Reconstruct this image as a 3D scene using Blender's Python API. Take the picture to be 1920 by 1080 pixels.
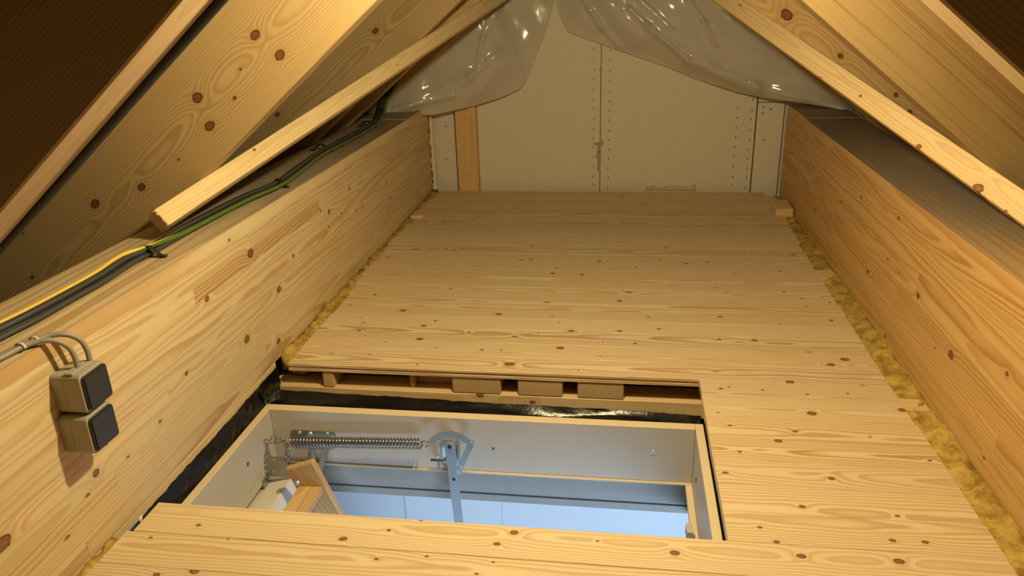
import bpy, bmesh, math, random
from mathutils import Vector as V3, Matrix
random.seed(7)
for o in list(bpy.data.objects): bpy.data.objects.remove(o)
SC = bpy.context.scene
COL = SC.collection

# ---------------------------------------------------------------- camera, world, light, exposure
F = 1431.5
YAW, PIT, ROL = 0.152110706, -0.375350624, 0.0331712968
ROT = Matrix.Rotation(YAW, 3, 'Z') @ Matrix.Rotation(PIT, 3, 'X') @ Matrix.Rotation(ROL, 3, 'Y')
CAMP = V3((0, 0, 1.0))
cd = bpy.data.cameras.new('camera'); cd.sensor_width = 36; cd.lens = F / 1920 * 36
cd.clip_start = .02
cam = bpy.data.objects.new('camera', cd); COL.objects.link(cam)
cam.matrix_world = Matrix.Translation(CAMP) @ (ROT @ Matrix.Rotation(math.pi / 2, 3, 'X')).to_4x4()
SC.camera = cam
w = bpy.data.worlds.new('world'); SC.world = w; w.use_nodes = True
w.node_tree.nodes['Background'].inputs[0].default_value = (.03, .02, .012, 1)
w.node_tree.nodes['Background'].inputs[1].default_value = .06
SC.view_settings.view_transform = 'Standard'; SC.view_settings.look = 'None'
SC.view_settings.gamma = 1; SC.view_settings.use_curve_mapping = False
SC.view_settings.exposure = 0

def light(name, kind, loc, energy, color, **kw):
    d = bpy.data.lights.new(name, kind); d.energy = energy; d.color = color
    for k, v in kw.items(): setattr(d, k, v)
    o = bpy.data.objects.new(name, d); COL.objects.link(o); o.location = loc
    return o
# the bare bulb under the ridge, just above the frame
light('attic_bulb', 'POINT', (-.11, 1.33, 1.17), 66, (1.0, .80, .42), shadow_soft_size=.035)
# daylight entering the landing below through its window
o = light('landing_daylight', 'AREA', (.9, -.6, -1.2), 75, (.50, .72, 1.0), shape='RECTANGLE', size=1.2, size_y=1.2)
o.rotation_euler = (math.radians(80), 0, math.radians(15))

# ---------------------------------------------------------------- photo helpers: rays through known planes
def ray(x, y): return ROT @ V3(((x - 960) / F, 1, -(y - 540) / F))
def onz(x, y, z=0): d = ray(x, y); return CAMP + d * ((z - 1) / d.z)
def onx(x, y, X): d = ray(x, y); return CAMP + d * (X / d.x)
def ony(x, y, Y): d = ray(x, y); return CAMP + d * (Y / d.y)

# ---------------------------------------------------------------- materials
class NT:
    def __init__(s, name):
        s.m = bpy.data.materials.new(name); s.m.use_nodes = True
        s.t = s.m.node_tree; s.b = s.t.nodes['Principled BSDF']
    def n(s, typ, ins=None, **kw):
        nd = s.t.nodes.new(typ)
        for k, v in kw.items(): setattr(nd, k, v)
        for k, v in (ins or {}).items(): s.put(nd.inputs[k], v)
        return nd
    def put(s, sock, v):
        if isinstance(v, bpy.types.NodeSocket): s.t.links.new(v, sock)
        else: sock.default_value = v
    def math(s, op, a, b=None, c=None, clamp=False):
        nd = s.t.nodes.new('ShaderNodeMath'); nd.operation = op; nd.use_clamp = clamp
        for i, v in enumerate((a, b, c)):
            if v is not None: s.put(nd.inputs[i], v)
        return nd.outputs[0]
    def vec(s, op, a, b=None):
        nd = s.t.nodes.new('ShaderNodeVectorMath'); nd.operation = op
        s.put(nd.inputs[0], a)
        if b is not None: s.put(nd.inputs[1], b)
        return nd.outputs['Value'] if op in ('LENGTH', 'DOT_PRODUCT') else nd.outputs[0]
    def smooth(s, v, a, b, lo=0., hi=1.):
        nd = s.n('ShaderNodeMapRange', {0: v, 1: a, 2: b, 3: lo, 4: hi}, interpolation_type='SMOOTHSTEP')
        return nd.outputs[0]
    def mix(s, f, a, b, blend='MIX'):
        nd = s.t.nodes.new('ShaderNodeMix'); nd.data_type = 'RGBA'; nd.blend_type = blend
        s.put(nd.inputs[0], f); s.put(nd.inputs[6], a); s.put(nd.inputs[7], b)
        return nd.outputs[2]
    def noise(s, vec, scale, detail=2., rough=.5):
        return s.n('ShaderNodeTexNoise', {'Vector': vec, 'Scale': scale, 'Detail': detail, 'Roughness': rough}).outputs[0]
    def set(s, **kw):
        for k, v in kw.items(): s.put(s.b.inputs[k.replace('_', ' ')], v)
        return s
    def bump(s, h, strength=.2, dist=.002):
        s.put(s.b.inputs['Normal'], s.n('ShaderNodeBump', {'Height': h, 'Strength': strength, 'Distance': dist}).outputs[0])

def RGB(r, g, b): return (r, g, b, 1)
NK = 10
def wood_material(name, rough=.42, sheen_bump=.12, sawn=False):
    m = NT(name)
    P = m.n('ShaderNodeTexCoord').outputs['Object']
    def attr(a): return m.n('ShaderNodeAttribute', attribute_type='OBJECT', attribute_name=a).outputs['Vector']
    ring = attr('ring'); rs = attr('rs'); tone = attr('tone')
    sr = m.n('ShaderNodeSeparateXYZ', {0: ring}); ss = m.n('ShaderNodeSeparateXYZ', {0: rs})
    seed = sr.outputs[2]
    off = m.n('ShaderNodeCombineXYZ', {0: seed, 1: m.math('MULTIPLY', seed, .37), 2: m.math('MULTIPLY', seed, .71)}).outputs[0]
    # slow wander of the growth rings along the piece
    q = m.vec('ADD', m.vec('MULTIPLY', P, (1.6, 7., 7.)), off)
    n1 = m.noise(q, 1.0, 3., .55)
    q2 = m.vec('ADD', m.vec('MULTIPLY', P, (.55, 1.5, 1.5)), off)
    n2 = m.noise(q2, 1.0, 1., .5)
    sp = m.n('ShaderNodeSeparateXYZ', {0: P})
    dv = m.math('SUBTRACT', sp.outputs[1], sr.outputs[0]); dw = m.math('SUBTRACT', sp.outputs[2], sr.outputs[1])
    r = m.math('SQRT', m.math('ADD', m.math('MULTIPLY', dv, dv), m.math('MULTIPLY', dw, dw)))
    g = m.math('MULTIPLY_ADD', m.math('SUBTRACT', n1, .5), .030, r)
    g = m.math('MULTIPLY_ADD', m.math('SUBTRACT', n2, .5), .085, g)
    core = None; halo = None
    for i in range(NK):
        K = attr('k%d' % i)
        kr = m.math('MAXIMUM', m.n('ShaderNodeSeparateXYZ', {0: K}).outputs[2], 1e-5)
        d = m.vec('LENGTH', m.vec('MULTIPLY', m.vec('SUBTRACT', P, K), (.72, 1, 0)))
        t = m.math('DIVIDE', d, kr)
        inv = m.math('DIVIDE', kr, m.math('MULTIPLY_ADD', m.math('MULTIPLY', t, t), .22, 1.))
        g = m.math('MULTIPLY_ADD', inv, 1.7, g)
        core = t if core is None else m.math('MINIMUM', core, t)
    wob = m.math('MULTIPLY_ADD', m.noise(m.vec('ADD', P, off), 90., 2.), .5, -.25)
    tc = m.math('ADD', core, wob)
    fr = m.math('FRACT', m.math('MULTIPLY', g, ss.outputs[0]))
    late = m.math('MULTIPLY', m.smooth(fr, .25, .86), m.smooth(fr, 1., .90))
    fib = m.noise(m.vec('ADD', m.vec('MULTIPLY', P, (6., 190., 190.)), off), 1., 3., .6)
    broad = m.noise(m.vec('ADD', m.vec('MULTIPLY', P, (.8, 9., 9.)), m.vec('MULTIPLY', off, (1.7, 1.3, 1.1))), 1., 2.)
    base = m.mix(broad, RGB(.67, .55, .355), RGB(.77, .655, .445))
    amt = m.math('MULTIPLY', late, m.math('MULTIPLY', ss.outputs[1], m.math('MULTIPLY_ADD', broad, .9, .45)), clamp=True)
    c = m.mix(amt, base, RGB(.50, .30, .135))
    c = m.mix(m.smooth(fib, .45, .8, 0., .28), c, RGB(.55, .36, .18))
    # pale halo, dark knot with darker rim
    c = m.mix(m.smooth(tc, 3.0, 1.1, 0., .30), c, RGB(.60, .40, .20))
    kcol = m.mix(m.smooth(tc, .55, .98), RGB(.22, .11, .05), RGB(.06, .028, .014))
    kcol = m.mix(m.smooth(m.noise(P, 260., 2.), .4, .7, 0., .5), kcol, RGB(.42, .23, .10))
    c = m.mix(m.smooth(tc, 1.12, .92), c, kcol)
    c = m.mix(1., c, tone, 'MULTIPLY')
    # dust and weathering on surfaces that look up
    nz = m.n('ShaderNodeSeparateXYZ', {0: m.n('ShaderNodeNewGeometry').outputs['Normal']}).outputs[2]
    wp = m.n('ShaderNodeNewGeometry').outputs['Position']
    dn = m.noise(m.vec('MULTIPLY', wp, (9., 3., 1.)), 1.5, 4., .6)
    du = m.math('MULTIPLY', m.math('MULTIPLY', m.smooth(nz, .8, .95), ss.outputs[2]), m.math('MULTIPLY', m.smooth(dn, .25, .6, .55, 1.), m.smooth(m.n('ShaderNodeSeparateXYZ', {0: wp}).outputs[1], 1.15, 2.3, .12, 1.)))
    dcol = m.mix(dn, RGB(.20, .165, .13), RGB(.33, .28, .225))
    c = m.mix(du, c, dcol)
    h = m.math('MULTIPLY_ADD', fib, .5, m.math('MULTIPLY', late, .6))
    if sawn:
        sw = m.noise(m.vec('MULTIPLY', P, (.5, 70., 1.)), 1., 6., .8)
        c = m.mix(m.smooth(sw, .50, .62, 0., .75), c, m.mix(1., RGB(.42, .27, .12), tone, 'MULTIPLY'))
        h = sw
    m.set(Base_Color=c, Roughness=m.math('MULTIPLY_ADD', fib, .2, rough))
    m.b.inputs['Specular IOR Level'].default_value = .1 if sawn else .38
    m.bump(h, sheen_bump, .0015)
    return m.m
WOOD = wood_material('planed_spruce')
SAWN = wood_material('sawn_spruce', .7, .5, True)
ROUGH = wood_material('rough_spruce', .65, .2)

def simple(name, col, rough=.5, metal=0., spec=.5, nscale=0, namt=.15, bump=0, **kw):
    m = NT(name); m.set(Roughness=rough, Metallic=metal); m.b.inputs['Specular IOR Level'].default_value = spec
    c = RGB(*col)
    if nscale:
        P = m.n('ShaderNodeTexCoord').outputs['Object']
        n = m.noise(P, nscale, 4., .6)
        c = m.mix(n, RGB(*[x * (1 - namt) for x in col]), RGB(*[min(1, x * (1 + namt)) for x in col]))
        if bump: m.bump(n, bump, .002)
    m.set(Base_Color=c)
    for k, v in kw.items(): m.b.inputs[k.replace('_', ' ')].default_value = v
    return m.m
DRYWALL = simple('plasterboard', (.72, .675, .595), .85, nscale=60, namt=.06, bump=.05)
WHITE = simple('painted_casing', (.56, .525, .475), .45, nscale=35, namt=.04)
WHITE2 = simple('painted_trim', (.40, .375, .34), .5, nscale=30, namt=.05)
ROOMW = simple('landing_paint', (.80, .81, .83), .7, nscale=3, namt=.02)
ROOMF = simple('landing_floor', (.55, .5, .45), .6, nscale=8, namt=.1)
STEEL = simple('zinc_plated_steel', (.62, .74, .82), .40, .9, nscale=50, namt=.1)
PSTEEL = simple('dull_plate_steel', (.36, .38, .36), .36, .95, nscale=40, namt=.15)
DSTEEL = simple('spring_steel', (.46, .46, .44), .18, 1.)
GREYP = simple('grey_plastic', (.36, .335, .29), .5, nscale=120, namt=.04)
GREYR = simple('grey_cable_jacket', (.30, .27, .225), .5)
DARKP = simple('anthracite_plastic', (.026, .027, .030), .42, nscale=150, namt=.2)
BLACKC = simple('black_cable_jacket', (.022, .023, .025), .4)
GREYC = simple('dark_grey_cable_jacket', (.05, .052, .055), .42)
TIE = simple('black_strap', (.012, .012, .013), .5)
FILM = simple('black_film', (.007, .007, .007), .20, spec=.35, nscale=70, namt=.5, bump=.4)
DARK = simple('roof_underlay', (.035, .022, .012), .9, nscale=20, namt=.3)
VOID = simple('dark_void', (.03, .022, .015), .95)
CLIPW = simple('pale_plastic_clip', (.55, .52, .47), .5)
CHIP = simple('bare_board_edge', (.74, .62, .42), .6, nscale=180, namt=.12)
FOAM = simple('dried_foam', (.66, .52, .27), .7, nscale=60, namt=.3, bump=.5)
SCREW = simple('screw_head', (.10, .09, .075), .35, .8)

def wool_material():
    m = NT('mineral_wool'); P = m.n('ShaderNodeTexCoord').outputs['Object']
    n = m.noise(P, 26., 6., .7); f = m.noise(m.vec('MULTIPLY', P, (140., 420., 300.)), 1., 3., .7)
    c = m.mix(m.smooth(n, .3, .7), RGB(.28, .165, .03), RGB(.66, .49, .13))
    c = m.mix(m.smooth(f, .5, .8, 0., .5), c, RGB(.72, .56, .22))
    m.set(Base_Color=c, Roughness=.95); m.b.inputs['Specular IOR Level'].default_value = .1
    m.bump(f, .6, .004); return m.m
WOOL = wool_material()

def foil_material():
    m = NT('plastic_sheeting'); P = m.n('ShaderNodeTexCoord').outputs['Object']
    n = m.noise(P, 7., 3.)
    m.set(Base_Color=m.mix(n, RGB(.62, .59, .55), RGB(.70, .67, .63)), Roughness=.13)
    m.b.inputs['Specular IOR Level'].default_value = .55
    m.bump(m.noise(m.vec('MULTIPLY', P, (1., 1., .6)), 16., 3.), .12, .012)
    out = m.t.nodes['Material Output']
    tr = m.n('ShaderNodeBsdfTranslucent', {0: RGB(.55, .51, .45)})
    mx = m.n('ShaderNodeMixShader', {0: .12, 1: m.b.outputs[0], 2: tr.outputs[0]})
    tp = m.n('ShaderNodeBsdfTransparent', {0: RGB(.9, .88, .85)})
    mx2 = m.n('ShaderNodeMixShader', {0: .10, 1: mx.outputs[0], 2: tp.outputs[0]})
    m.t.links.new(mx2.outputs[0], out.inputs[0]); return m.m
FOIL = foil_material()

def earth_material():
    # earth conductor: yellow jacket with green stripes, running along the tube's own angle (UV v)
    m = NT('earth_cable_jacket'); uv = m.n('ShaderNodeUVMap').outputs[0]
    v = m.n('ShaderNodeSeparateXYZ', {0: uv}).outputs[1]
    s = m.math('GREATER_THAN', m.math('SINE', m.math('MULTIPLY', v, 2 * math.pi)), .05)
    m.set(Base_Color=m.mix(s, RGB(.09, .16, .025), RGB(.72, .52, .09)), Roughness=.4); return m.m
EARTH = earth_material()

# ---------------------------------------------------------------- object helpers
def link(name, me, parent=None, label=None, cat=None, group=None, kind=None):
    o = bpy.data.objects.new(name, me); COL.objects.link(o)
    if parent is not None: o.parent = parent
    if label: o['label'] = label
    if cat: o['category'] = cat
    if group: o['group'] = group
    if kind: o['kind'] = kind
    return o
def empty(name, loc, label=None, cat=None, group=None, kind=None):
    o = link(name, None, None, label, cat, group, kind); o.location = loc
    o.empty_display_size = .05; return o
def ploc(p):
    v = V3((0, 0, 0))
    while p is not None: v += p.location; p = p.parent
    return v
def place(o, M, parent):
    if parent is not None: M = Matrix.Translation(-ploc(parent)) @ M
    o.matrix_basis = M
def finish(bm, name, mats, smooth=False):
    bmesh.ops.recalc_face_normals(bm, faces=bm.faces)
    me = bpy.data.meshes.new(name); bm.to_mesh(me); bm.free()
    for m in (mats if isinstance(mats, (list, tuple)) else [mats]): me.materials.append(m)
    if smooth:
        for p in me.polygons: p.use_smooth = True
    return me
def prism(bm, prof, w0, w1, plane='uv', mi=0):
    """extrude a polygon; plane uv -> (u,v) extruded along w"""
    def P(a, b, c): return (a, b, c) if plane == 'uv' else ((c, a, b) if plane == 'vw' else (a, c, b))
    A = [bm.verts.new(P(a, b, w0)) for a, b in prof]; B = [bm.verts.new(P(a, b, w1)) for a, b in prof]
    n = len(prof); fs = [bm.faces.new(A), bm.faces.new(B[::-1])]
    for i in range(n): fs.append(bm.faces.new((A[i], A[(i + 1) % n], B[(i + 1) % n], B[i])))
    for f in fs: f.material_index = mi
    return fs
def boxbm(bm, lo, hi, bev=0, mi=0, seg=1):
    b2 = bmesh.new()
    bmesh.ops.create_cube(b2, size=1)
    for v in b2.verts:
        v.co = V3([lo[i] + (v.co[i] + .5) * (hi[i] - lo[i]) for i in range(3)])
    if bev: bmesh.ops.bevel(b2, geom=b2.edges[:], offset=bev, segments=seg, affect='EDGES', profile=.5)
    for f in b2.faces: f.material_index = mi
    t = bpy.data.meshes.new('t'); b2.to_mesh(t); b2.free(); bm.from_mesh(t); bpy.data.meshes.remove(t)
def box(name, lo, hi, mat, parent=None, bev=.001, seg=1, **kw):
    """axis-aligned box given in world coordinates, origin at its low-z centre"""
    lo = V3(lo); hi = V3(hi); c = V3(((lo.x + hi.x) / 2, (lo.y + hi.y) / 2, lo.z))
    bm = bmesh.new(); boxbm(bm, lo - c, hi - c, bev, 0, seg)
    o = link(name, finish(bm, name, mat), parent, **kw); place(o, Matrix.Translation(c), parent); return o
def frame(O, U, N):
    U = V3(U).normalized(); N = V3(N); N = (N - U * N.dot(U)).normalized(); Vv = N.cross(U)
    M = Matrix((U, Vv, N)).transposed().to_4x4(); M.translation = V3(O); return M
SEED = [0]
def woodprops(o, tone=(1, 1, 1), ring=None, freq=150., contrast=.62, dust=0., knots=(), width=.1):
    SEED[0] += 1; rnd = random.Random(SEED[0] * 13 + 5)
    if ring is None: ring = (width * rnd.uniform(.1, .9), -rnd.uniform(.012, .07))
    o['ring'] = [float(ring[0]), float(ring[1]), rnd.uniform(0, 60)]
    o['rs'] = [float(freq), float(contrast), float(dust)]
    o['tone'] = [float(x) for x in tone]
    ks = list(knots)[:NK]
    for i in range(NK):
        o['k%d' % i] = [float(x) for x in ks[i]] if i < len(ks) else [50., 50., 0.]
def jit(a=.05, b=.02):
    s = random.uniform(1 - a, 1 + a); return (s * random.uniform(1 - b, 1 + b), s, s * random.uniform(1 - 2 * b, 1 + 2 * b))
def wood(name, M, L, W, T, parent=None, mat=None, bev=.0012, prof=None, tone=None, label=None, cat=None, group=None, kind=None, **kw):
    """timber with local u along the grain, v across the face, w out of the face (front at 0)"""
    bm = bmesh.new()
    if prof: prism(bm, prof, -T, 0)
    else: boxbm(bm, (0, 0, -T), (L, W, 0), bev)
    o = link(name, finish(bm, name, mat or WOOD), parent, label, cat, group, kind)
    place(o, M, parent); woodprops(o, tone or jit(), width=W, **kw); return o
def catmull(pts, n):
    P = [V3(p) for p in pts]; P = [P[0] * 2 - P[1]] + P + [P[-1] * 2 - P[-2]]; out = []
    for i in range(1, len(P) - 2):
        a, b, c, d = P[i - 1:i + 3]
        for k in range(n):
            t = k / n
            out.append(.5 * ((2 * b) + (c - a) * t + (2 * a - 5 * b + 4 * c - d) * t * t + (3 * b - a - 3 * c + d) * t ** 3))
    out.append(P[-2]); return out
def tube_bm(bm, path, rad, seg=8, closed=False, twist=None, up=(0, 0, 1)):
    n = len(path); rings = []; uvl = bm.loops.layers.uv.verify(); N = None
    for i, p in enumerate(path):
        a = path[(i - 1) % n if closed else max(0, i - 1)]; b = path[(i + 1) % n if closed else min(n - 1, i + 1)]
        T = (b - a).normalized()
        if N is None:
            N = V3(up) - T * T.dot(V3(up))
            if N.length < 1e-3: N = V3((1, 0, 0)) - T * T.x
        N = (N - T * T.dot(N)).normalized(); B = T.cross(N)
        r = rad[i] if isinstance(rad, (list, tuple)) else rad
        if isinstance(r, tuple): rx, ry = r
        else: rx = ry = r
        rings.append([bm.verts.new(p + (N * math.cos(2 * math.pi * k / seg) * rx + B * math.sin(2 * math.pi * k / seg) * ry)) for k in range(seg)])
    for i in range(n if closed else n - 1):
        A = rings[i]; Bq = rings[(i + 1) % n]
        for k in range(seg):
            f = bm.faces.new((A[k], A[(k + 1) % seg], Bq[(k + 1) % seg], Bq[k])); f.smooth = True
            tw = (twist[i], twist[(i + 1) % n]) if twist else (0, 0)
            for l, (u, v) in zip(f.loops, ((i / n, k / seg + tw[0]), (i / n, (k + 1) / seg + tw[0]), ((i + 1) / n, (k + 1) / seg + tw[1]), ((i + 1) / n, k / seg + tw[1]))):
                l[uvl].uv = (u, v)
    if not closed:
        bm.faces.new(rings[0][::-1]); bm.faces.new(rings[-1])
def tube(name, path, rad, mat, parent=None, seg=8, twist=None, closed=False, up=(0, 0, 1), **kw):
    o0 = V3(path[0]); bm = bmesh.new(); tube_bm(bm, [V3(p) - o0 for p in path], rad, seg, closed, twist, up)
    bmesh.ops.recalc_face_normals(bm, faces=bm.faces)
    me = bpy.data.meshes.new(name); bm.to_mesh(me); bm.free(); me.materials.append(mat)
    o = link(name, me, parent, **kw); place(o, Matrix.Translation(o0), parent); return o
def disc_bm(bm, c, axis, r, h, seg=12, dome=0):
    """cylinder from c along axis"""
    M = frame(c, V3(axis).orthogonal(), axis)
    A = [bm.verts.new(M @ V3((r * math.cos(2 * math.pi * k / seg), r * math.sin(2 * math.pi * k / seg), 0))) for k in range(seg)]
    B = [bm.verts.new(M @ V3((r * (1 - dome) * math.cos(2 * math.pi * k / seg), r * (1 - dome) * math.sin(2 * math.pi * k / seg), h))) for k in range(seg)]
    bm.faces.new(A[::-1]); bm.faces.new(B)
    for k in range(seg): bm.faces.new((A[k], A[(k + 1) % seg], B[(k + 1) % seg], B[k]))
def bolt(name, c, axis, r, h, mat, parent, seg=12, dome=.25, **kw):
    bm = bmesh.new(); disc_bm(bm, V3((0, 0, 0)), axis, r, h, seg, dome)
    o = link(name, finish(bm, name, mat), parent, **kw); place(o, Matrix.Translation(V3(c)), parent); return o
def plate(name, prof, w0, w1, M, mat, parent, **kw):
    bm = bmesh.new(); prism(bm, prof, w0, w1)
    o = link(name, finish(bm, name, mat), parent, **kw); place(o, M, parent); return o

# ================================================================= FLOOR
PITCH = .0923; Y0 = 1.227
floor = empty('floor', (0, 1.5, 0), kind='structure')
floor['label'] = 'attic floor of narrow spruce boards around the hatch opening'
fl_px = []
def add(box_, s, pts):
    for q in pts: fl_px.append((box_[0] + q[0] / s, box_[1] + q[1] / s, q[2] if len(q) > 2 else 1))
add((520, 340), 2.4, [(440, 510), (300, 520), (330, 558, .7), (565, 582, 1.6), (375, 615, .5), (386, 636, .7), (367, 671, 1.1), (658, 650, 1.4), (712, 627, .9), (750, 667, .4),
    (862, 681), (640, 710, 1.6), (487, 722, .5), (713, 748, .5), (922, 758, .9), (1007, 760, .6), (247, 774, .7), (415, 780, .5), (628, 822, .6), (1045, 822, 2), (995, 598, 1.5),
    (1068, 698), (1175, 680, .5), (1238, 604, .6), (1268, 636, .5), (1323, 673, 1.4), (1273, 750, 1.7), (1540, 673, 1.2), (1717, 664, .9), (1670, 610, .8), (1610, 729, .8), (1465, 724, .5),
    (1455, 787, .6), (1355, 850, .5), (1540, 538, 1.4), (1583, 498, 1.3), (1212, 545, .8), (1240, 415, 1.4), (1370, 420, 1.2), (1257, 390, .9), (1613, 387, .6), (1725, 350, .9),
    (1147, 290, 1.1), (1745, 300, 1.1), (1580, 235, .7), (1140, 350, .9), (780, 483, .8), (790, 507, .5), (868, 437, .5), (1110, 450, .5), (1775, 468, .5), (636, 422, .6),
    (620, 386, 1), (890, 381, .7), (500, 342, 1), (757, 303, 1), (797, 307, .7), (620, 308, 1.3), (790, 255, .9), (1033, 255, .7), (720, 232, .6), (750, 178, 1), (880, 173, .9), (955, 176, .8),
    (1150, 143, .9), (1225, 210, .9), (1255, 157, .8), (1555, 182, 1), (1765, 155, .9), (1550, 70, 1.3), (1700, 72, 1), (1640, 102, 1.2), (905, 72, .8), (1045, 40, .9), (1310, 105, .8), (1490, 132, .7),
    (1840, 370, 1.4), (1450, 357, 1.1), (1095, 352, 1)])
add((1300, 680), 2.7, [(115, 41, .6), (140, 132, .9), (180, 124, .6), (352, 139, .6), (577, 161, .6), (782, 158, .6), (600, 257, 1.7), (125, 253, .5), (187, 318, .8), (515, 348, .9), (430, 395, 1.3),
    (235, 450, .7), (162, 558, 1), (700, 587, 1.1), (551, 729, 1), (337, 834, .7), (422, 907, .9), (548, 980, 1.2), (690, 12, 1.2), (490, 98, 1.6)])
add((1600, 680), 2.7, [(387, 493, .7), (223, 776, .7), (200, 900, .9), (365, 909, .9), (232, 1005, 1.4), (85, 376, .5), (250, 240, 1.6), (47, 113, .5)])
add((1100, 340), 4.8, [(1250, 994, 1.1), (767, 938, .5), (1160, 958, .6), (1775, 997, .7), (1860, 660, 1.2), (1420, 648, .9), (1410, 688, .6), (1735, 808, 1), (1800, 838, .7), (1085, 726, 1.1),
    (1380, 342, 1), (1240, 380, .8), (1010, 400, 1), (320, 362, .8), (1680, 480, .6), (1630, 555, .7), (1335, 822, .7), (235, 792, .6), (445, 772, .6), (670, 702, .7)])
add((1240, 520), 4.8, [(93, 74, .5), (490, 95, .7), (580, 131, 1.2), (1103, 133, .8), (1268, 192, .8), (1515, 225, .8), (1303, 263, .6), (530, 355, 1.1), (1530, 388, 1), (1058, 417, .5), (520, 557, .9),
    (838, 568, 1.2), (1322, 672, .6), (1650, 740, 1.8), (1530, 788, 1.5)])
add((640, 920), 2.526, [(377, 140, .6), (225, 188, .7), (8, 228, 1.2), (737, 253, 1), (818, 198, 1.2), (1213, 238, .5), (1580, 295, 1.3), (167, 322, .6), (404, 310, .6), (719, 337, .5), (640, 393, .5)])
add((0, 880), 3.43, [(1277, 360, .8), (968, 438, .6), (1465, 446, .4), (1008, 676, 1), (1250, 655, 1.4)])
rowk = {}
for x, y, s in fl_px:
    p = onz(x, y); rowk.setdefault(int(math.floor((p.y - Y0) / PITCH)), []).append((p.x, p.y, .0050 * s))
LE = [(3.9, -.962), (3.5, -.985), (3.0, -.978), (2.6, -.974), (2.3, -.955), (1.86, -.958), (1.2, -.968), (1.0, -.978), (-2, -.97)]
RE = [(3.9, .742), (3.6, .738), (3.3, .722), (3.0, .706), (2.7, .702), (2.4, .706), (1.9, .704), (1.0, .709), (-2, .71)]
def interp(tab, y):
    for (a, xa), (b, xb) in zip(tab, tab[1:]):
        if a >= y >= b: return xa + (xb - xa) * (a - y) / (a - b)
    return tab[-1][1]
BT = .022
def board(y0, y1, x0, x1, k):
    W = y1 - y0 - .0006; bm = bmesh.new(); c = .0009
    # cross-section in (v, w): groove on the near edge, chamfered arrises, tongue on the far edge
    prof = [(0, -c), (c, 0), (W - c, 0), (W, -c), (W, -.0075), (W + .005, -.0085), (W + .005, -.0125), (W, -.0135), (W, -BT), (0, -BT),
            (0, -.0142), (.0065, -.0136), (.0065, -.0078), (0, -.0072)]
    prism(bm, prof, 0, x1 - x0, 'vw')
    me = finish(bm, 'floor_board', WOOD)
    o = link('floor_board', me, floor)
    z = random.uniform(-.0006, .0004)
    place(o, Matrix.Translation((x0, y0, z)), floor)
    ks = [(a - x0, b - y0, r) for a, b, r in rowk.get(k, []) if x0 < a < x1]
    ks.sort(key=lambda t: -t[2])
    if not ks: ks = [(random.uniform(.1, x1 - x0), random.uniform(.01, .08), random.uniform(.003, .008)) for _ in range(4 if x1 - x0 > 1 else 1)]
    s = random.uniform(.96, 1.03)
    woodprops(o, (s, s * random.uniform(.975, 1.0), s * random.uniform(.93, 1.0)), width=W, knots=ks, freq=random.uniform(125, 190), contrast=random.uniform(.5, 1.0),
              ring=(random.uniform(.0, .09), -random.uniform(.006, .05)))
for k in range(-22, 29):
    y0 = Y0 + k * PITCH; y1 = y0 + PITCH
    if y0 > 3.87: continue
    y1 = min(y1, 3.885)
    xl = interp(LE, y0) + random.uniform(-.004, .004); xr = interp(RE, y0) + random.uniform(-.004, .004)
    if k == 28: xr = .70
    if k == -1: xl = -.9655
    if 0 <= k <= 6: xl = .2145 + random.uniform(-.0006, .0006)
    board(y0, y1, xl, xr, k)

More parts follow.
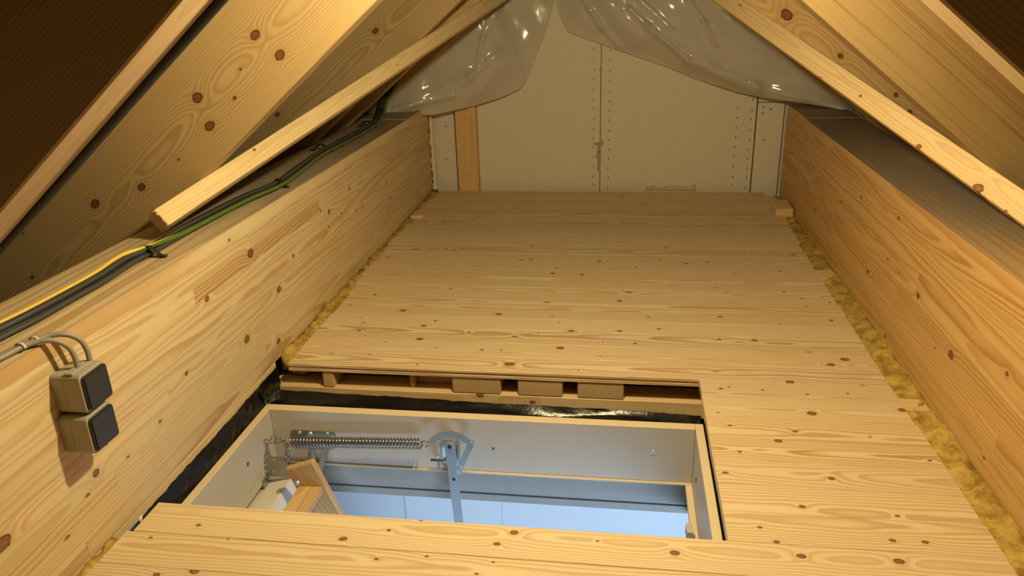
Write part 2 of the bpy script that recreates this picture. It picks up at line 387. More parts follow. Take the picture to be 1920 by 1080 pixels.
# ================================================================= GLULAM BEAMS
def beam(side, label):
    X = -1.0 if side < 0 else .77; top = .442 if side < 0 else .434; T = .23
    root = empty('glulam_beam', (X - T / 2 if side < 0 else X + T / 2, 1.2, 0), label, 'beam')
    n = 11; h = (top + .003) / n; joint = 3.49
    spans = [(-1.9, joint - .006, 0), (joint + .006, 3.885, 1)]
    rr = random.Random(3 if side < 0 else 4)
    if side < 0: kp = [(463, 636, 1.7), (522, 640, 1.5), (523, 543, 1.6), (470, 475, 1.9), (388, 560, 1.2), (240, 857, .5), (180, 887, 1.2), (165, 930, .8), (127, 1009, .8), (5, 1020, 2.2), (588, 609, .7),
                       (680, 388, .8), (668, 396, .7), (655, 355, 1), (731, 372, 1), (724, 342, .8), (728, 404, .7), (600, 395, 1), (617, 397, 1.2), (616, 425, .8), (640, 400, .8), (560, 330, .5), (430, 450, .6), (300, 790, .6), (550, 480, .9), (350, 700, .8)]
    else: kp = [(1627, 510, 1.2), (1721, 555, 1.3), (1577, 378, .9), (1528, 394, .9), (1554, 340, .7), (1615, 370, 1), (1685, 410, 1), (1685, 512, .6), (1664, 486, .6), (1753, 652, .5), (1888, 701, .8), (1783, 665, 1.6), (1660, 630, .9), (1500, 230, .6), (1490, 255, .6), (1845, 860, .6)]
    kw = []
    for x, y, s in kp:
        p = onx(x, y, X); kw.append((p.y, p.z, .0062 * s))
    for a, b, end in spans:
        for i in range(n):
            z0 = -.003 + i * h
            cuts = [a, b] if end else [a] + sorted(rr.uniform(a + .4, b - .3) for _ in range(2)) + [b]
            if side < 0 and not end and abs(z0 + h / 2 - .336) < h / 2: cuts = [a, 1.552, 2.35, b]
            for y0, y1 in zip(cuts, cuts[1:]):
                pr = rr.uniform(-.0003, .0003)
                if end: pr -= .006
                base = (.94, .91, .85) if side < 0 else (.80, .62, .37)
                s = rr.uniform(.93, 1.05); tone = tuple(c * s * rr.uniform(.985, 1.015) for c in base)
                kw2 = dict(freq=rr.uniform(70, 150), contrast=rr.uniform(.4, .9), dust=(.95 if side > 0 else .8) if i == n - 1 else 0, ring=(rr.uniform(-.01, h + .01), -rr.uniform(.004, .05)))
                if i == n - 1: kw2['freq'] = 42
                if side < 0 and abs(y0 - 1.552) < .01: tone = (.80, .70, .58); kw2.update(contrast=1.0, freq=120)
                if side < 0:
                    M = frame((X + pr, y0, z0), (0, 1, 0), (1, 0, 0)); f = lambda a_, b_: (a_ - y0, b_ - z0)
                else:
                    M = frame((X - pr, y1, z0), (0, -1, 0), (-1, 0, 0)); f = lambda a_, b_: (y1 - a_, b_ - z0)
                ks = [(*f(a_, b_), r) for a_, b_, r in kw if y0 < a_ < y1 and z0 < b_ < z0 + h]
                wood('lamella', M, y1 - y0 - .0003, h - .0002, T, root, bev=.0004, tone=tone, knots=ks, **kw2)
    return root
beam(-1, 'long glued laminated timber beam on the left of the floor, carrying the cables and socket boxes')
beam(1, 'long orange-toned glued laminated timber beam on the right of the floor with dusty grey top')

# ================================================================= RAFTERS
A = math.radians(39.3); TA = math.tan(A); CA = math.cos(A); SA = math.sin(A)
KL, KR = 1.444, 1.256; XR = (KR - KL) / (2 * TA); RH = .28
def rafter(side, y, t, label, mat, knots_px=(), tone=None, xo=1.95, **kw):
    """side -1 left: underside z = KL + TA*x ; side +1 right: z = KR - TA*x"""
    Lr = (XR + xo) / CA if side < 0 else (xo - XR) / CA
    if side < 0:
        M = frame((-xo, y, KL - TA * xo), (CA, 0, SA), (0, -1, 0)); cut = RH * math.tan(A)
        prof = [(0, 0), (Lr, 0), (Lr + cut, RH), (0, RH)]
        prof[2] = (Lr + RH * TA, RH)
    else:
        M = frame((XR, y, KR - TA * XR), (CA, 0, -SA), (0, -1, 0))
        prof = [(0, 0), (Lr, 0), (Lr, RH), (-RH * TA, RH)]
    # vertical plumb cut at the ridge
    prof = [(u, v) for u, v in prof]
    if side < 0: prof[2] = (Lr - RH * 0 + RH * TA - .002, RH); prof[1] = (Lr - .002, 0)
    else: prof[0] = (.002, 0); prof[3] = (-RH * TA + .002, RH)
    Mi = M.inverted(); ks = []
    for x, yy, s in knots_px:
        p = Mi @ ony(x, yy, y); ks.append((p.x, p.y, .009 * s))
    o = wood('rafter', M, Lr, RH, t, None, mat, prof=prof, tone=tone, label=label, cat='rafter', group='roof rafters', knots=ks, **kw)
    # ease the arrises
    bm = bmesh.new(); bm.from_mesh(o.data); bmesh.ops.bevel(bm, geom=bm.edges[:], offset=.003, segments=1, affect='EDGES'); bm.to_mesh(o.data); bm.free()
    return o
rafter(-1, .942, .085, 'nearest left rafter, its pale underside crossing the top left corner beside a black cable', ROUGH, tone=(.66, .57, .48), freq=160, contrast=.2)
rafter(-1, 1.795, .062, 'broad knotty rafter on the left with two pairs of large knots', WOOD,
       [(478, 66, 1.15), (525, 103, 1.15), (370, 183, 1.25), (393, 236, 1.2), (265, 351, 1.), (178, 382, 1.2), (440, 184, .5), (451, 130, .35), (335, 299, .35), (60, 520, .6)], tone=(.66, .585, .44),
       freq=200, contrast=.6, ring=(.12, -.05))
rafter(-1, 2.87, .06, 'left rafter seen between the broad knotty rafter and the slanting batten', ROUGH, [(704, 58, 1.1), (520, 215, .9)], tone=(.54, .48, .35), freq=190)
rafter(-1, 3.31, .06, 'fourth left rafter from the front, in shadow under the slanting batten', ROUGH, tone=(.82, .70, .55))
rafter(-1, 3.74, .06, 'rearmost left rafter, beside the hanging plastic sheet', ROUGH, tone=(.80, .68, .52))
rafter(1, .975, .07, 'nearest right rafter, its underside a pale strip in the top right corner', ROUGH, tone=(.66, .56, .44), freq=160, contrast=.2)
rafter(1, 1.805, .09, 'broad rough-sawn rafter on the right with straight saw lines along it', SAWN, tone=(.44, .37, .25), freq=60, contrast=.5, ring=(.14, -1.5))
rafter(1, 2.87, .06, 'right rafter seen between the rough-sawn rafter and the slanting batten', ROUGH, [(1475, 28, 1.8), (1576, 105, .9), (1680, 178, .8), (1706, 210, .8)], tone=(.92, .76, .54))
rafter(1, 3.31, .06, 'fourth right rafter from the front, almost hidden behind the slanting batten', ROUGH, tone=(.85, .72, .54))
rafter(1, 3.74, .06, 'rearmost right rafter, its lower end in shadow above the right beam', ROUGH, tone=(.80, .68, .52))

# roof underlay and boards on the rafters
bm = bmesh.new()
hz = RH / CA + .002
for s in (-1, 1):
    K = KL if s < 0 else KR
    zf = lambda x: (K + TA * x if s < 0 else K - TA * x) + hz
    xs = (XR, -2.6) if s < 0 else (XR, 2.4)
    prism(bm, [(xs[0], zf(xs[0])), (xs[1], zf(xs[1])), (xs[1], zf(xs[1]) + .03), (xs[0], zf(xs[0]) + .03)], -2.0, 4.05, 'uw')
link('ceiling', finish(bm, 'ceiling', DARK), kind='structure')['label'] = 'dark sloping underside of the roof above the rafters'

# slanting battens nailed under the rafters
def batten(side, P0, P1, w1, w2, label, knots_px, ext0=0., **kw):
    P0 = V3(P0); P1 = V3(P1); d = (P1 - P0).normalized(); P0 = P0 - d * ext0
    n = V3((SA, 0, -CA)) if side < 0 else V3((-SA, 0, -CA))
    n = (n - d * n.dot(d)).normalized()
    m = d.cross(n)
    if m.y > 0: m = -m        # face that looks towards the viewer
    # local u along d (or -d), v across (= N x U), front face normal m
    U = d if m.cross(d).dot(n) < 0 else -d
    L = (P1 - P0).length
    O = P0 if U == d else P1
    O = O + n * w1            # v runs back up to the rafter plane
    M = frame(O, U, m)
    Mi = M.inverted(); ks = []
    for x, y, s in knots_px:
        r = ray(x, y); t = (O - CAMP).dot(m) / r.dot(m); p = Mi @ (CAMP + r * t); ks.append((p.x, p.y, .0045 * s))
    return wood('batten', M, L, w1, w2, None, WOOD, bev=.0015, label=label, cat='batten', group='diagonal battens', knots=ks, **kw)
bl = batten(-1, (-1.121, 1.646, .526), (-.52, 3.63, 1.0186), .049, .045, 'long square batten slanting up from the left beam, its sawn end showing', [(477, 281, .8), (758, 81, .7), (800, 70, .6), (745, 121, .5)], tone=(1.05, 1.0, .86), freq=170, contrast=.4)
br = batten(1, (.851, 1.72, .56), (.31, 3.10, 1.0018), .055, .047, 'long square batten slanting down across the right side over the right beam', [(1723, 275, 1.3), (1834, 353, 2.2), (1613, 180, .8), (1538, 145, .6), (1388, 10, .9), (1886, 396, .7)], ext0=.2, tone=(1.02, .93, .76), freq=160, contrast=.5)
# torn fibres on the sawn end of the left batten
rr = random.Random(5)
for i in range(9):
    t = rr.random(); q = (288.6 + t * 23 + rr.uniform(-2, 1), 393 + t * 38 + rr.uniform(-1, 2))
    Mi = bl.matrix_basis
    u = 0 if Mi.to_3x3().col[0].y > 0 else (bl.data.vertices[0].co.x * 0 + max(v.co.x for v in bl.data.vertices))
    p = Mi @ V3((u, .049 * (1 - t), -rr.uniform(0, .003)))
    d = V3((rr.uniform(-1, .2), rr.uniform(-1, -.2), rr.uniform(-.6, .6))).normalized() * rr.uniform(.004, .009)
    path = [p - d * .5, p + d * .4, p + d + V3((0, 0, rr.uniform(-.002, .002)))]
    f_ = tube('wood_fibre', path, [.0012, .001, .0004], CHIP, None, 5); mw = f_.matrix_basis.copy(); f_.parent = bl; f_.matrix_basis = Mi.inverted() @ mw

# ================================================================= GABLE WALL
YW = 3.945
WS = 3.945 / 3.9
wall = empty('wall_back', (-.1, YW, 0), kind='structure'); wall['label'] = 'plasterboard gable wall at the far end'
def sheet(x0, x1, z0, z1, dy=0.):
    return box('plasterboard', (x0 * WS, YW + dy, (z0 - 1) * WS + 1), (x1 * WS, YW + dy + .0125, (z1 - 1) * WS + 1), DRYWALL, wall, bev=.001)
sheet(-1.35, -.8725, -.05, 1.75, .004)
sheet(-.868, -.1215, -.05, 1.75)
sheet(-.1185, .634, -.05, 1.75, .001)
sheet(.6395, .765, -.05, .441, .002); sheet(.6395, 1.4, .4445, 1.75, .001); sheet(.769, 1.4, -.05, .441, .03)
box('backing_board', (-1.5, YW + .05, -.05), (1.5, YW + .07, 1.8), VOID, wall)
# rows of little screw dimples and glue smears along the seams
bm = bmesh.new(); rr = random.Random(2)
for xs, zs in (((-.155, -.078), 15), ((.545, .612), 11)):
    for x in xs:
        for i in range(zs):
            z = .02 + i * .0485 + rr.uniform(-.004, .004) + (.01 if x == xs[0] else 0)
            if zs == 11 and z > .46: continue
            xx = x * WS + rr.uniform(-.002, .002); zz = (z - 1) * WS + 1
            boxbm(bm, (xx - .0018, YW - .0012, zz - .005), (xx + .0018, YW + .001, zz + .005))
for x, z in ((-.925, .17), (-.915, .34), (.70, .41), (.665, .42), (.665, .39), (.68, .26)):
    disc_bm(bm, V3((x * WS, YW - .001, (z - 1) * WS + 1)), (0, -1, 0), .004, .001, 8)
o = link('screw_dimples', finish(bm, 'screw_dimples', SCREW), wall, kind='stuff'); place(o, Matrix.Translation((0, 0, 0)), wall)
def smear(name, pts, y, mat, parent, th=.002):
    bm = bmesh.new(); c = sum((ony(x, yy, y) for x, yy in pts), V3()) / len(pts); c.y = y
    prof = [ony(x, yy, y) - c for x, yy in pts]
    A_ = [bm.verts.new((p.x, 0, p.z)) for p in prof]; B_ = [bm.verts.new((p.x * .93, -th, p.z * .93)) for p in prof]
    bm.faces.new(A_[::-1]); bm.faces.new(B_)
    for i in range(len(prof)): bm.faces.new((A_[i], A_[(i + 1) % len(prof)], B_[(i + 1) % len(prof)], B_[i]))
    o = link(name, finish(bm, name, mat), parent); place(o, Matrix.Translation(c), parent); return o
GLUE = simple('glue_smear', (.42, .335, .20), .7)
smear('glue_smear', [(1127, 92), (1129, 92), (1129, 115), (1126, 133), (1124, 132), (1127, 112)], YW - .0005, GLUE, wall)
smear('glue_smear', [(1112, 269), (1120, 267), (1131, 263), (1132, 270), (1126, 275), (1124, 290), (1123, 320), (1120, 322), (1120, 298), (1117, 295), (1121, 274)], YW - .0005, GLUE, wall)
smear('glue_smear', [(1209, 356), (1212, 350), (1215, 354), (1222, 347), (1240, 352), (1262, 347), (1284, 350), (1296, 352), (1303, 345), (1306, 357)], YW - .004, FOAM, wall, .006)
# upright stud screwed to the wall
st = empty('wall_stud', (-.80, YW - .03, 0), 'short upright timber stud with three screws standing against the far wall', 'stud')
wood('stud_body', frame((-.7555, YW - .056, -.02), (0, 0, 1), (0, -1, 0)), .53, .108, .055, st, tone=(.98, .80, .56), contrast=.3, freq=120)
for z in (.09, .24, .415): bolt('screw', (-.81, YW - .056, z), (0, -1, 0), .0055, .0015, STEEL, st)
# line of dried foam down the end of the left beam
bm = bmesh.new(); rr = random.Random(9); path = []
for i in range(26):
    t = i / 25; path.append(V3((-.995 + rr.uniform(-.003, .004), 3.895, .0 + t * .41)))
tube('foam_seam', path, [rr.uniform(.008, .016) for _ in path], simple('pale_foam', (.78, .68, .48), .7, nscale=80, namt=.2, bump=.4), None, 7,
     label='ragged line of dried pale foam closing the far end of the left beam', cat='foam seal')

# ================================================================= INSULATION IN THE GAPS
def wool(name, x0, x1, ya, yb, z, label, seed):
    rr = random.Random(seed); ny = int((yb - ya) / .02); nx = 6; bm = bmesh.new()
    g = []
    for j in range(ny + 1):
        row = []
        for i in range(nx + 1):
            e = 0
            hb = (1 - i / nx) if x0 < 0 else i / nx
            row.append(bm.verts.new((x0 + (x1 - x0) * i / nx - x0, ya + (yb - ya) * j / ny - ya, .016 * hb * hb + rr.uniform(-.007, .007) + .006 * math.sin(j * .37 + seed) * math.sin(j * .11))))
        g.append(row)
    for j in range(ny):
        for i in range(nx):
            bm.faces.new((g[j][i], g[j][i + 1], g[j + 1][i + 1], g[j + 1][i])).smooth = True
    # underside so the strip has body
    r = bmesh.ops.extrude_face_region(bm, geom=bm.faces[:])
    for v in r['geom']:
        if isinstance(v, bmesh.types.BMVert): v.co.z -= .05
    o = link(name, finish(bm, name, WOOL, True), None, label, 'insulation', kind='stuff'); o.location = (x0, ya, z); return o
wool('mineral_wool', -1.0, -.93, 1.925, 3.88, -.012, 'yellow mineral wool showing in the gap along the foot of the left beam beyond the hatch', 1)
wool('mineral_wool', -1.0, -.94, -1.0, 1.115, -.014, 'yellow mineral wool showing by the left beam in front of the hatch', 2)
wool('mineral_wool', .67, .785, -1.0, 3.86, -.016, 'yellow mineral wool filling the gap along the foot of the right beam', 3)
for i, (x0, x1, y0, y1, z, lab) in enumerate(((.66, .768, 1.772, 1.828, -.006, 'light timber block in the right gap nearest the hatch corner'), (.66, .768, 2.672, 2.765, -.002, 'pale timber block with torn end in the right gap halfway to the far wall'),
        (.69, .765, 3.47, 3.63, .030, 'short timber block at the far end of the right gap under the beam'), (-.99, -.93, 3.37, 3.47, .012, 'curved timber offcut at the far end of the left gap'))):
    wood('timber_block', frame((x0, y0, z), (1, 0, 0), (0, 0, 1)), x1 - x0, y1 - y0, .06, None, ROUGH, label=lab, cat='timber block', bev=.004, tone=(1, .88, .7), contrast=.3)

# ================================================================= SUBFLOOR AROUND THE HATCH
YH = 1.877
hd = wood('header_joist', frame((-1.02, YH, -.125), (1, 0, 0), (0, -1, 0)), 1.262, .05, .085, None, ROUGH, bev=.003, label='horizontal header timber along the far side of the hatch above the black film', cat='joist', tone=(.92, .84, .72), contrast=.4, knots=[(.63, .046, .008), (.78, .03, .006)])
def stub(x0, x1, y, z0, lab, **kw):
    return wood('floor_batten', frame((x1, y, -.0225), (0, 1, 0), (0, 0, 1)), .55, x1 - x0, -.0225 - z0, None, ROUGH, bev=.003, label=lab, cat='batten', group='floor battens', freq=230, contrast=.8, **kw)
GT = (.72, .65, .55)
stub(-.856, -.822, YH, -.0748, 'narrow floor batten end standing on the header near the left beam', tone=(.85, .72, .55), ring=(.05, .02))
stub(-.600, -.586, YH + .02, -.0745, 'thin lath end on the header left of the set-back batten', tone=(.8, .7, .56), ring=(.02, .1))
stub(-.585, -.472, YH + .05, -.0745, 'floor batten end set back in shadow on the header', tone=(.75, .66, .52), ring=(.02, -.3))
stub(-.470, -.330, YH, -.0748, 'floor batten end with round growth rings on the header', tone=GT, ring=(.07, -.035))
stub(-.281, -.155, YH, -.0748, 'second full floor batten end right of the ringed one', tone=GT, ring=(.05, .02))
stub(-.113, .015, YH, -.0748, 'rightmost floor batten end on the header', tone=GT, ring=(.06, .005))
# side plate under the left beam and the rim below the boards on the right
wood('sole_plate', frame((-.999, .2, -.125), (0, 1, 0), (1, 0, 0)), 1.686, .1205, .05, None, ROUGH, label='pale timber plate under the left beam beside the black film', cat='joist', tone=(.98, .90, .76), contrast=.3)
wood('trimmer_joist', frame((.238, 1.9, -.20), (0, -1, 0), (-1, 0, 0)), .72, .176, .05, None, ROUGH, label='trimmer joist under the floor boards on the right of the hatch', cat='joist', tone=(.8, .7, .55))
# dark board closing the floor void behind the battens
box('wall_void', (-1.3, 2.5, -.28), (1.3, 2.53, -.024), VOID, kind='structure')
wood('void_board', frame((-1.0, 2.0, -.075), (1, 0, 0), (0, -1, 0)), 1.25, .026, .02, None, ROUGH, label='board lying in the shadow of the floor void behind the header', cat='board', tone=(.8, .68, .5))

# black sealing film between the joists and the hatch casing
ZC = -.075
def film(name, P, Q, mid, label, seed, n=60):
    """strip draped from edge line P to edge line Q with a sag"""
    rr = random.Random(seed); bm = bmesh.new(); m = 7; g = []; c = V3(P[0])
    lo = [rr.uniform(-1, 1) for _ in range(n + 1)]
    for k in range(4): lo = [(lo[max(0, i - 1)] + lo[i] * 2 + lo[min(n, i + 1)]) / 4 for i in range(n + 1)]
    for i in range(n + 1):
        t = i / n; a = V3(P[0]).lerp(V3(P[1]), t); b = V3(Q[0]).lerp(V3(Q[1]), t); row = []
        a = a + V3((0, 0, lo[i] * .003))
        for j in range(m + 1):
            s = j / m; p = a.lerp(b, s) + V3(mid) * math.sin(math.pi * s) + V3((rr.uniform(-1, 1), rr.uniform(-1, 1), rr.uniform(-1, 1))) * .0013
            p.z += .006 * math.sin(math.pi * s) * math.sin(t * 21 + s * 5 + seed)
            row.append(bm.verts.new(p - c))
        g.append(row)
    for i in range(n):
        for j in range(m): bm.faces.new((g[i][j], g[i + 1][j], g[i + 1][j + 1], g[i][j + 1])).smooth = True
    o = link(name, finish(bm, name, FILM, True), filmroot); place(o, Matrix.Translation(c), filmroot); return o
filmroot = empty('sealing_film', (-.4, 1.8, -.1), 'black plastic sealing film tucked around the hatch casing', 'sealing film')
film('film_strip', ((-1.0, YH - .004, -.088), (.225, YH - .004, -.110)), ((-1.0, 1.772, -.085), (.225, 1.772, -.085)), (0, .012, -.03), '', 1)
film('film_strip', ((-.9975, 1.89, -.018), (-.9975, 1.1, -.026)), ((-.984, 1.775, -.080), (-.984, 1.1, -.080)), (.001, 0, -.012), '', 2)
film('film_strip', ((-.9975, 1.89, -.018), (-.9975, 1.75, -.022)), ((-.992, 1.882, -.135), (-.983, 1.765, -.082)), (.002, 0, 0), '', 4, 12)
film('film_strip', ((.236, 1.89, -.05), (.236, 1.15, -.05)), ((.222, 1.775, -.085), (.222, 1.15, -.085)), (0, 0, -.02), '', 3)
# wet-looking foam blob on the left film
bm = bmesh.new(); bmesh.ops.create_icosphere(bm, subdivisions=2, radius=.011)
rr = random.Random(1)
for v in bm.verts: v.co *= rr.uniform(.75, 1.15); v.co.y *= 1.4
o = link('foam_blob', finish(bm, 'foam_blob', simple('cream_foam', (.78, .70, .58), .5), True), None, 'small cream blob of dried foam on the film by the left beam', 'foam blob'); o.location = onz(258, 973, -.028)

# ================================================================= LOFT HATCH
hatch = empty('loft_hatch', (-.38, 1.5, -.25), 'open loft hatch with white casing, spring and steel lid arm set in the floor', 'hatch')
ZB = -.243
def casing(lo, hi, edgebottom=True):
    c = V3(((lo[0] + hi[0]) / 2, (lo[1] + hi[1]) / 2, lo[2])); bm = bmesh.new()
    boxbm(bm, V3(lo) - c, V3(hi) - c, .0012)
    bm.normal_update()
    for f in bm.faces:
        if abs(f.normal.z) > .6: f.material_index = 1
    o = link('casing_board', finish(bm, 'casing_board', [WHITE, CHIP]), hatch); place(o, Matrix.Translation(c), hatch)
casing((-.963, 1.742, ZB), (.199, 1.770, ZC)); casing((-.963, 1.17, ZB), (.199, 1.196, ZC))
casing((-.984, 1.17, ZB - .012), (-.9635, 1.770, ZC)); casing((.1995, 1.17, ZB), (.2205, 1.770, ZC))
box('casing_rail', (.182, 1.197, ZB - .016), (.1992, 1.7415, ZB - .001), CHIP, hatch)
box('casing_rail', (-.962, 1.717, ZB - .004), (.181, 1.7415, ZB + .003), CHIP, hatch) if False else None
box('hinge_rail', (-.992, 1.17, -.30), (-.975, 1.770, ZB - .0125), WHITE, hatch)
box('casing_ledge', (-.962, 1.7355, ZB - .003), (.199, 1.7418, ZB + .0018), CHIP, hatch, bev=.0005)
# trim steps under the far casing board
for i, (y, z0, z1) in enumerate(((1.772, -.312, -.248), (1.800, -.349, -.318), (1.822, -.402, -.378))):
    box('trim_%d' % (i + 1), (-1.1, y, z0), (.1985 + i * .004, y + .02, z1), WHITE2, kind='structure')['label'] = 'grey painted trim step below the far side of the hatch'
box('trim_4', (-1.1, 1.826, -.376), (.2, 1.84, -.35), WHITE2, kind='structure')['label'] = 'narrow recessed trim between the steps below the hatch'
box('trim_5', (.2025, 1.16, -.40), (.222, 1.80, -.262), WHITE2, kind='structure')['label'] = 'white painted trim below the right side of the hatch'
# screws in the casing
for q in ((925, 840), (1225, 848)):
    p = ony(*q, 1.7415); r = bolt('screw', p, (0, -1, 0), .0068, .0015, STEEL, hatch); bolt('screw', p + V3((0, -.0015, 0)), (0, -1, 0), .003, .0006, SCREW, hatch)
bolt('screw', onx(1305, 900, .199), (-1, 0, 0), .0065, .0015, SCREW, hatch)
bolt('screw', onx(465, 870, -.9632), (1, 0, 0), .006, .001, SCREW, hatch)

# --- spring and lever
FY = frame((0, 0, 0), (1, 0, 0), (0, -1, 0))     # local (x, z, -y)
YS = 1.702
def pxy(q, y=YS): return ony(*q, y)
# coil
a = pxy((546, 828)); b = pxy((789, 832)); n = 39; path = []; R_ = .0140
for i in range(n * 10 + 1):
    t = i / (n * 10); th = 2 * math.pi * i / 10
    path.append(a.lerp(b, t) + V3((0, R_ * math.cos(th), R_ * math.sin(th))))
tube('spring', path, .0028, DSTEEL, hatch, 6, up=(1, 0, 0))
def ring_path(c, ux, uy, rx, ry, n=18): return [V3(c) + V3(ux) * rx * math.cos(2 * math.pi * k / n) + V3(uy) * ry * math.sin(2 * math.pi * k / n) for k in range(n)]
tube('spring_loop', ring_path(pxy((797, 832)), (1, 0, 0), (0, 0, 1), .010, .009), .0017, DSTEEL, hatch, 6, closed=True)
# mounting plate behind the spring
pa = pxy((545, 806), 1.74); pb = pxy((632, 838), 1.74)
w_ = pb.x - pa.x; h_ = pa.z - pb.z
def rrect(w, h, r, n=4):
    out = []
    for cx, cy, a0 in ((w - r, h - r, 0), (r, h - r, 90), (r, r, 180), (w - r, r, 270)):
        for k in range(n + 1): t = math.radians(a0 + 90 * k / n); out.append((cx + r * math.cos(t), cy + r * math.sin(t)))
    return out
mp = plate('mounting_plate', rrect(w_, h_, .008), 0, .0035, frame((pa.x, 1.7415, pb.z), (1, 0, 0), (0, -1, 0)), PSTEEL, hatch)
for q, r in (((562, 811), .006), ((582, 814), .0085), ((614, 813), .006), ((622, 820), .0055)):
    bolt('bolt', V3((pxy(q, 1.738).x, 1.738, pxy(q, 1.738).z)), (0, -1, 0), r, .006, STEEL, mp) if False else bolt('bolt', V3((pxy(q, 1.738).x, 1.738, pxy(q, 1.738).z)), (0, -1, 0), r, .006, STEEL, hatch)
def bar(name, p, q, w, th, mat, parent, face=(0, -1, 0), rnd=True):
    p = V3(p); q = V3(q); U = (q - p); L = U.length; M = frame(p, U, face); n = 6; prof = []
    for k in range(n + 1): t = math.radians(-90 + 180 * k / n); prof.append((L + w / 2 * math.cos(t), w / 2 * math.sin(t)))
    for k in range(n + 1): t = math.radians(90 + 180 * k / n); prof.append((w / 2 * math.cos(t), w / 2 * math.sin(t)))
    return plate(name, prof, -th / 2, th / 2, M, mat, parent)
bar('hinge_arm', pxy((586, 838), 1.735), pxy((592, 900), 1.735), .012, .004, PSTEEL, hatch)
bar('hinge_arm', pxy((614, 836), 1.73), pxy((592, 905), 1.73), .016, .004, PSTEEL, hatch)
# quadrant lever
pv = pxy((843, 834), 1.695)
L0 = pxy((805, 832), 1.695); L1 = pxy((886, 832), 1.695)
M = frame((0, 1.695, 0), (1, 0, 0), (0, -1, 0)); prof = []
cx = (L0.x + L1.x) / 2; half = (L1.x - L0.x) / 2; rise = .030
Ro = (half ** 2 + rise ** 2) / (2 * rise); zc = max(L0.z, L1.z) + rise - Ro
ang = math.asin(half / Ro); NA = 14
for k in range(NA + 1):
    t = -ang + 2 * ang * k / NA; prof.append((cx + (Ro + .004) * math.sin(t), zc + (Ro + .004) * math.cos(t)))
for k in range(NA + 1):
    t = ang - 2 * ang * k / NA; prof.append((cx + (Ro - .014) * math.sin(t), zc + (Ro - .014) * math.cos(t)))
lev = plate('lever_quadrant', prof, -.002, .002, M, STEEL, hatch)
bolt('bolt', V3((L1.x - .003, 1.693, L1.z + .002)), (0, -1, 0), .006, .004, STEEL, hatch)
bar('lever_link', (L1.x - .003, 1.697, L1.z + .002), pxy((858, 886), 1.700), .017, .004, STEEL, hatch)
bolt('bolt', pxy((863, 878), 1.697), (0, -1, 0), .006, .006, STEEL, hatch)
# back plate with pivot
pk = pxy((845, 842), 1.737)
plate('pivot_plate', rrect(.052, .075, .01), 0, .004, frame((pk.x - .026, 1.7415, pk.z - .045), (1, 0, 0), (0, -1, 0)), STEEL, hatch)
bolt('pivot_pin', V3((pv.x + .002, 1.738, pv.z)), (0, -1, 0), .0095, .052, STEEL, hatch, dome=.1)
bolt('pivot_nut', V3((pv.x + .002, 1.686, pv.z)), (0, -1, 0), .0058, .003, SCREW, hatch)
# long arm hanging down to the lid
arm = bar('lid_arm', V3((pv.x + .001, 1.690, pv.z)), pxy((861, 975), 1.690) + V3((.012, 0, -.30)), .0255, .004, STEEL, hatch)
bolt('arm_hole', pxy((851, 899), 1.6875), (0, -1, 0), .0048, .0008, SCREW, hatch)
# adjusting bolt with nut and bracket
bolt('adjusting_bolt', pxy((808, 862), 1.70), (1, 0, 0), .004, .042, DSTEEL, hatch)
bolt('adjusting_nut', pxy((832, 863), 1.70), (1, 0, 0), .0075, .008, DSTEEL, hatch, 6, 0)
plate('adjusting_bracket', [(-.012, -.02), (.014, -.016), (.014, .010), (-.006, .022), (-.012, .012)], -.0015, .0015, frame(pxy((822, 866), 1.71), (0, -1, 0), (-1, 0, 0)), STEEL, hatch)
bolt('bolt', pxy((857, 836), 1.715), (0, 0, -1), .005, .04, DSTEEL, hatch)
# corner bracket, hinge tab and chain at the left end
bp_ = onx(487, 862, -.960)
plate('corner_bracket', rrect(.030, .060, .004), 0, .003, frame((-.9632, 1.668, -.240), (0, -1, 0), (1, 0, 0)), PSTEEL, hatch)
plate('corner_bracket', [(0, 0), (.085, -.004), (.088, .012), (.070, .030), (.066, .052), (.05, .058), (.004, .058)], 0, .003, frame((-.9615, 1.666, -.241), (1, 0, 0), (0, -1, 0)), PSTEEL, hatch)
for q in ((498, 872), (500, 884), (513, 885), (514, 862), (490, 868), (491, 885)):
    bolt('bolt', pxy(q, 1.663), (0, -1, 0), .0032, .003, STEEL, hatch, 8)
links = [((500, 848), (497, 826)), ((498, 826), (513, 830)), ((512, 830), (530, 825)), ((529, 826), (540, 838)), ((538, 836), (541, 856)), ((542, 842), (534, 852))]
for i, (p, q) in enumerate(links):
    P_ = pxy(p, 1.682); Q_ = pxy(q, 1.690); c = (P_ + Q_) / 2; U = (Q_ - P_); L = U.length / 2 + .003; U.normalize()
    Wd = V3((0, 1, 0)) if i % 2 else U.cross(V3((0, 1, 0)))
    tube('chain_link', ring_path(c, U, Wd.normalized(), L, .0052, 14), .0017, DSTEEL, hatch, 6, closed=True, up=(.3, .5, .8))
tube('chain_hook', catmull([pxy(q, 1.672) for q in ((496, 853), (505, 856), (520, 857), (536, 857), (541, 866), (548, 874))], 5), .002, DSTEEL, hatch, 6)
tube('chain_hook', catmull([pxy(q, 1.70) for q in ((539, 834), (543, 831), (548, 829))], 5), .002, DSTEEL, hatch, 6)
tube('chain_hook', catmull([pxy(q, 1.722) for q in ((508, 822), (511, 818), (517, 820), (516, 826))], 5), .0019, DSTEEL, hatch, 6)
# small latch bracket on the right side
lb = onx(1312, 1006, .198)
plate('latch_bracket', rrect(.034, .026, .003), 0, .016, frame((.183, lb.y + .030, lb.z - .012), (0, -1, 0), (-1, 0, 0)), CLIPW, hatch)
bolt('screw', (.183 - .016, lb.y + .013, lb.z + .001), (-1, 0, 0), .004, .001, SCREW, hatch)
